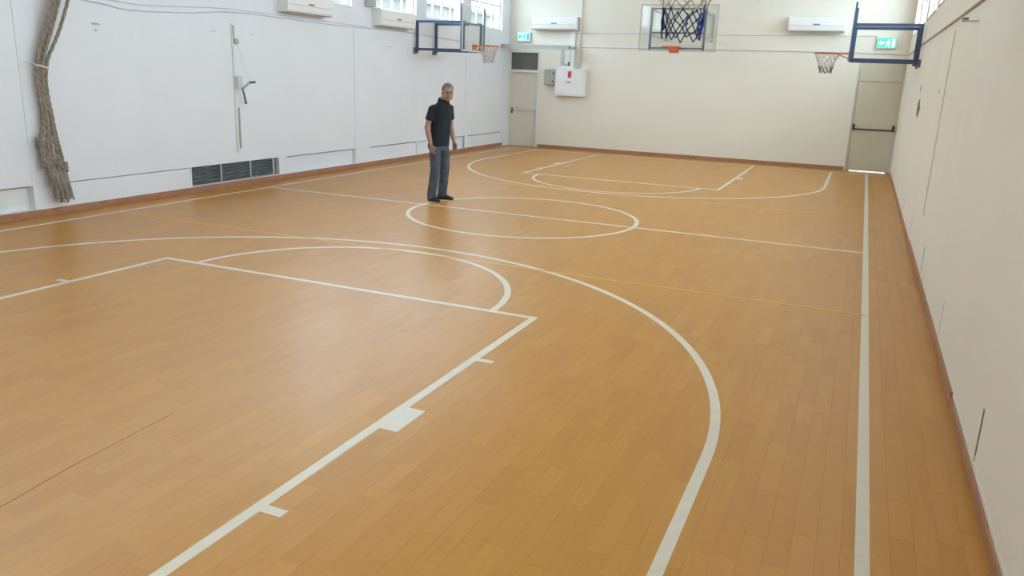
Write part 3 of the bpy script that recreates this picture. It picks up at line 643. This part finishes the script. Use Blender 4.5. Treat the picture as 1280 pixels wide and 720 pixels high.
for (top, mid, off, low, kn, zend, has), lab in zip(RP, RL):
    r = thing('climbing_rope', top, lab, 'rope', group='climbing ropes tied back to the left wall')
    p = wob([top, mid, (tie.x + rnd.uniform(-.012, .03), tie.y + off, tie.z), low, kn], 10)
    # laid strands: three thin helices around the line
    mb = MB(); L_ = 0.0; prev = p[0]; dense = []
    for a, b2 in zip(p, p[1:]):
        k = max(1, int((b2 - a).length / 0.02))
        for j in range(k): dense.append(a.lerp(b2, j / k))
    dense.append(p[-1])
    for sN in range(3):
        q = [d + 0.011 * Vector((math.cos(i * 0.5 + sN * 2.094), math.sin(i * 0.5 + sN * 2.094), 0)) for i, d in enumerate(dense)]
        mb.tube(q, 0.0125, 5)
    mb.build('strands', M['rope'], r)
    K = Vector(kn); mb = MB()
    for t in range(3):
        mb.tube([K + Vector((0.036 * math.cos(a), 0.036 * math.sin(a), -0.02 - t * 0.036 + 0.016 * math.sin(2 * a + t))) for a in [2 * PI * i / 14 for i in range(14)]], 0.02, 6, closed=True)
    mb.ell(K + Vector((0, 0, -0.06)), 0.032, 0.032, 0.07, 10, 8); mb.build('knot', M['rope'], r, smooth=True)
    tail = MB(); zt = K.z - 0.12; Ln = zt - zend; e0 = K + Vector((0, 0.0, -0.1))
    if Ln > 0.03:
        for q in range(9):
            a = 2 * PI * q / 9; dx, dy = 0.022 * math.cos(a), 0.03 * math.sin(a)
            tail.tube([e0 + Vector((dx * 0.7, dy * 0.7, 0)), e0 + Vector((dx * 1.2 + 0.01, dy * 1.1 + 0.01, -Ln * 0.5)), e0 + Vector((dx * 1.5 + 0.02, dy * 1.5 + 0.025 + rnd.uniform(-.01, .01), -Ln - 0.02 + rnd.uniform(-.02, .02)))], [0.013, 0.014, 0.010], 5)
        tail.build('tassel', M['rope'], r)
tw = MB(); n = 20
for t in range(2): tw.tube([(tie.x + 0.008 + 0.05 * math.cos(2 * PI * i / n), tie.y - 0.004 + 0.083 * math.sin(2 * PI * i / n), tie.z - 0.012 * t - 0.02 * math.sin(2 * PI * i / n)) for i in range(n)], 0.006, 5, closed=True)
tw.tube([(tie.x + 0.02, tie.y - 0.08, tie.z + 0.02), (tie.x - 0.05, tie.y - 0.13, tie.z + 0.05), (XL + 0.001, tie.y - 0.16, tie.z + 0.06)], 0.005, 5)
tag(tw.build('twine_tie', M['twine']), 'pale twine holding the climbing ropes to the left wall', 'twine')

# ================================================================== THE MAN
def remeshed(mb, name, m, parent, voxel, smooth=6, fac=0.5):
    me = mb.mesh(name + '_src', m); ob = bpy.data.objects.new(name + '_src', me); col.objects.link(ob)
    a = ob.modifiers.new('r', 'REMESH'); a.mode = 'VOXEL'; a.voxel_size = voxel
    if smooth: b2 = ob.modifiers.new('s', 'SMOOTH'); b2.iterations = smooth; b2.factor = fac
    dg = bpy.context.evaluated_depsgraph_get(); dg.update()
    new = bpy.data.meshes.new_from_object(ob.evaluated_get(dg)); new.name = name
    bpy.data.objects.remove(ob); bpy.data.meshes.remove(me)
    new.materials.clear(); new.materials.append(m)
    new.polygons.foreach_set('use_smooth', [True] * len(new.polygons))
    o = bpy.data.objects.new(name, new); col.objects.link(o); o.parent = parent
    return o
man = thing('person', (-1.66, 0.47, 0), 'grey-haired man in black polo shirt and faded jeans standing by centre circle', 'person', math.atan2(-0.98, -0.196))
V = Vector
def limb(mb, pts, rad, n=14):           # tapered round limb with rounded ends
    mb.tube(pts, rad, n); mb.ell(pts[0], rad[0], rad[0], rad[0], 12, 8); mb.ell(pts[-1], rad[-1], rad[-1], rad[-1], 12, 8)
def horiz(mb, rs, n=22):                # horizontal rings: (x, y, z, half width, half depth)
    mb.rings([((x, y, z), (a, 0, 0), (0, b2, 0)) for x, y, z, a, b2 in rs], n)
# joints (x = his right, y = forward)
sh = {1: V((0.182, 0.045, 1.405)), -1: V((-0.182, 0.085, 1.415))}
el = {1: V((0.255, 0.005, 1.125)), -1: V((-0.245, 0.055, 1.14))}
wr = {1: V((0.245, 0.075, 0.885)), -1: V((-0.235, 0.135, 0.905))}
hp = {1: V((0.095, 0.03, 0.90)), -1: V((-0.095, 0.035, 0.90))}
kn_ = {1: V((0.115, 0.055, 0.49)), -1: V((-0.135, 0.04, 0.49))}
an = {1: V((0.125, 0.0, 0.085)), -1: V((-0.155, -0.02, 0.085))}
body = MB()
horiz(body, [(0, 0.03, 0.84, 0.14, 0.09), (0, 0.035, 0.95, 0.155, 0.10), (0, 0.045, 1.08, 0.145, 0.10), (0, 0.06, 1.25, 0.165, 0.11), (0, 0.07, 1.36, 0.15, 0.095), (0, 0.085, 1.45, 0.09, 0.065)])
limb(body, [V((0, 0.085, 1.44)), V((0, 0.115, 1.53)), V((0, 0.15, 1.60))], [0.070, 0.064, 0.060])
for s in (1, -1):
    limb(body, [sh[s], sh[s].lerp(el[s], 0.5), el[s], el[s].lerp(wr[s], 0.35), wr[s]], [0.040, 0.046, 0.041, 0.043, 0.028])
    limb(body, [hp[s], hp[s].lerp(kn_[s], 0.5), kn_[s], kn_[s].lerp(an[s], 0.35), an[s]], [0.085, 0.07, 0.052, 0.052, 0.036])
    # hand: palm, four curled fingers, thumb
    d = (wr[s] - el[s]).normalized(); d = (d + V((0, 0.05, -0.5))).normalized(); fw = V((0, 1, 0)); fw = (fw - d * fw.dot(d)).normalized(); inn = V((-s, 0, 0)); inn = (inn - d * inn.dot(d) - fw * inn.dot(fw)).normalized()
    w0 = wr[s]
    body.rings([(w0, fw * 0.026, inn * 0.021), (w0 + d * 0.03, fw * 0.035, inn * 0.018), (w0 + d * 0.065, fw * 0.043, inn * 0.017), (w0 + d * 0.095, fw * 0.042, inn * 0.014)], 14)
    for k, ln in zip((0.034, 0.0115, -0.0115, -0.034), (0.072, 0.080, 0.075, 0.058)):
        b0 = w0 + d * 0.085 + fw * k; b1 = b0 + d * ln * 0.5 + inn * 0.008; b2_ = b1 + (d * 0.75 + inn * 0.65).normalized() * ln * 0.32; b3 = b2_ + (d * 0.3 + inn * 0.95).normalized() * ln * 0.28
        body.tube([b0, b1, b2_, b3], [0.0095, 0.009, 0.0085, 0.007], 8); body.ell(b3, 0.007, 0.007, 0.007, 8, 6)
    t0 = w0 + d * 0.03 + fw * 0.026; t1 = t0 + fw * 0.026 + d * 0.032 + inn * 0.012; t2 = t1 + fw * 0.006 + d * 0.03 + inn * 0.012
    body.tube([t0, t1, t2], [0.014, 0.012, 0.009], 8); body.ell(t2, 0.009, 0.009, 0.009, 8, 6)
# head
HC = V((0, 0.185, 1.657)); HR = Matrix.Rotation(math.radians(-36), 3, 'Z') @ Matrix.Rotation(math.radians(-12), 3, 'X')
hd = MB()
def H(x, y, z): return HC + 1.07 * (HR @ V((x, y, z)))
def he(x, y, z, a, b2, c2, nu=18, nv=12, mb=None): (mb or body).ell(H(x, y, z), a * 1.07, b2 * 1.07, c2 * 1.07, nu, nv, rot=HR)
he(0, -0.012, 0.03, 0.076, 0.096, 0.088)                         # cranium
he(0, 0.022, -0.03, 0.064, 0.070, 0.088)                         # face
he(0, 0.040, -0.088, 0.040, 0.042, 0.034)                        # chin and jaw
for s in (1, -1):
    he(s * 0.045, 0.03, -0.06, 0.026, 0.05, 0.036); he(s * 0.040, 0.068, -0.022, 0.022, 0.016, 0.020)     # jaw corner, cheekbone
    he(s * 0.076, -0.008, -0.018, 0.010, 0.020, 0.032)           # ear
    he(s * 0.030, 0.083, 0.022, 0.026, 0.010, 0.008)             # brow ridge
body.tube([H(0, 0.086, 0.012), H(0, 0.100, -0.014), H(0, 0.112, -0.034)], [0.009, 0.011, 0.014], 8)         # nose bridge
he(0, 0.106, -0.036, 0.016, 0.013, 0.010); he(0, 0.080, -0.064, 0.024, 0.012, 0.012)                        # nose tip, mouth mound
remeshed(body, 'body', M['skin'], man, 0.0048, 4)
for s in (1, -1):
    e_ = MB(); e_.ell(H(s * 0.030, 0.081, 0.004), 0.012, 0.007, 0.006, 10, 8, rot=HR); e_.build('eye', M['eye'], man, smooth=True, local=True)
    e_ = MB(); e_.tube([H(s * 0.012, 0.0955, 0.023), H(s * 0.032, 0.0945, 0.029), H(s * 0.052, 0.082, 0.022)], [0.006, 0.007, 0.004], 6); e_.build('eyebrow', M['hair'], man, smooth=True, local=True)
e_ = MB(); e_.tube([H(-0.024, 0.087, -0.066), H(0, 0.0935, -0.064), H(0.024, 0.087, -0.066)], [0.003, 0.005, 0.003], 6); e_.build('mouth', M['lip'], man, smooth=True, local=True)
# hair: thick cap over the cranium down to the hairline
hm = MB(); nu, nv = 28, 16; vs = []; fs = []
for i in range(nv + 1):
    for j in range(nu):
        a = 2 * PI * j / nu; fr = math.sin(a)                   # +1 = front
        tmax = 0.92 + 0.08 * math.sin(5 * a) if fr > 0.78 else (0.95 + (0.78 - fr) * 1.25 if fr > -0.2 else 2.15)
        t = tmax * i / nv; k = 1.0 + 0.012 * math.sin(9 * a + 7 * t)
        vs.append(H(0.0815 * k * math.sin(t) * math.cos(a), -0.012 + 0.102 * k * math.sin(t) * math.sin(a), 0.03 + 0.0945 * k * math.cos(t)))
for i in range(nv):
    for j in range(nu): fs.append((i * nu + j, (i + 1) * nu + j, (i + 1) * nu + (j + 1) % nu, i * nu + (j + 1) % nu))
hm.add(vs, fs); ho = hm.build('hair', M['hair'], man, smooth=True, local=True); ho['label'] = 'short grey hair'
so = ho.modifiers.new('thick', 'SOLIDIFY'); so.thickness = 0.008; so.offset = -1
# polo shirt
s_ = MB()
horiz(s_, [(0, 0.035, 0.845, 0.178, 0.128), (0, 0.035, 0.88, 0.181, 0.132), (0, 0.045, 0.98, 0.176, 0.134), (0, 0.055, 1.10, 0.175, 0.136), (0, 0.065, 1.24, 0.187, 0.138), (0, 0.07, 1.33, 0.192, 0.132), (0, 0.08, 1.40, 0.178, 0.115), (0, 0.09, 1.45, 0.158, 0.10), (0, 0.10, 1.49, 0.122, 0.088), (0, 0.108, 1.515, 0.094, 0.08), (0, 0.114, 1.53, 0.080, 0.074)], 26)
for s in (1, -1):
    e1 = sh[s].lerp(el[s], 0.62)
    s_.tube([sh[s] + V((-s * 0.06, 0, 0.015)), sh[s] + V((0, 0, -0.005)), sh[s].lerp(el[s], 0.35), e1], [0.060, 0.062, 0.062, 0.064], 16); s_.ell(sh[s] + V((-s * 0.01, 0, 0.0)), 0.066, 0.07, 0.058, 14, 10)
so_ = remeshed(s_, 'polo_shirt', M['shirt'], man, 0.009, 8)
so_['label'] = 'black short-sleeved polo shirt'
cl = MB(); n = 20
cl.rings([((0, 0.110, 1.508), (0.100, 0, 0), (0, 0.090, -0.02)), ((0, 0.118, 1.545), (0.084, 0, 0.0), (0, 0.078, -0.028)), ((0, 0.120, 1.55), (0.076, 0, 0), (0, 0.072, -0.028))], n)
cl.build('collar', M['shirt'], man, smooth=True, local=True)
pk = MB().box(-0.014, 0.014, 0.185, 0.205, 1.30, 1.42); pk.build('placket', M['shirt'], man, local=True)
# jeans
j_ = MB()
horiz(j_, [(0, 0.03, 0.78, 0.165, 0.118), (0, 0.03, 0.84, 0.172, 0.122), (0, 0.032, 0.90, 0.170, 0.120), (0, 0.035, 0.93, 0.165, 0.118)], 24)
for s in (1, -1):
    k = kn_[s]; A = an[s]
    j_.tube([hp[s] + V((-s * 0.012, 0, -0.06)), hp[s].lerp(k, 0.45), k, k.lerp(A, 0.5), A + V((0, 0.0, 0.03)), A + V((0, 0.005, -0.045))], [0.094, 0.088, 0.075, 0.074, 0.073, 0.076], 18)
    j_.ell(hp[s] + V((0, -0.03, -0.05)), 0.085, 0.095, 0.10, 14, 10)
jo = remeshed(j_, 'jeans', M['jeans'], man, 0.009, 8); jo['label'] = 'faded blue jeans'
# shoes
for s in (1, -1):
    A = an[s]; yaw = math.radians(-12 * s); Rz = Matrix.Rotation(yaw, 3, 'Z')
    def P_(x, y, z): return V((A.x, A.y, 0)) + Rz @ V((x, y, z))
    b_ = MB(); rs = []
    for y, hw, top in ((-0.085, 0.022, 0.06), (-0.075, 0.034, 0.085), (-0.03, 0.039, 0.095), (0.03, 0.041, 0.09), (0.09, 0.046, 0.068), (0.14, 0.047, 0.052), (0.175, 0.038, 0.042), (0.192, 0.02, 0.034)):
        rs.append((P_(0, y, 0.012 + (top - 0.012) / 2), Rz @ V((hw, 0, 0)), V((0, 0, (top - 0.012) / 2 + 0.004))))
    b_.rings(rs, 16); sh_o = remeshed(b_, 'shoe', M['shoe'], man, 0.006, 4)
    so2 = MB(); n = 22; out = []
    for i in range(n):
        a = 2 * PI * i / n; y = 0.053 + 0.145 * math.sin(a); x = (0.045 if y > 0.02 else 0.040) * math.cos(a) * (1.05 - 0.25 * abs(math.sin(a)) ** 4); out.append((x, y))
    vs = [P_(x, y, 0.0) for x, y in out] + [P_(x, y, 0.016) for x, y in out]
    so2.add(vs, [tuple(range(n)), tuple(range(2 * n - 1, n - 1, -1))] + [(i, (i + 1) % n, (i + 1) % n + n, i + n) for i in range(n)])
    so2.build('sole', M['sole'], sh_o, local=True)
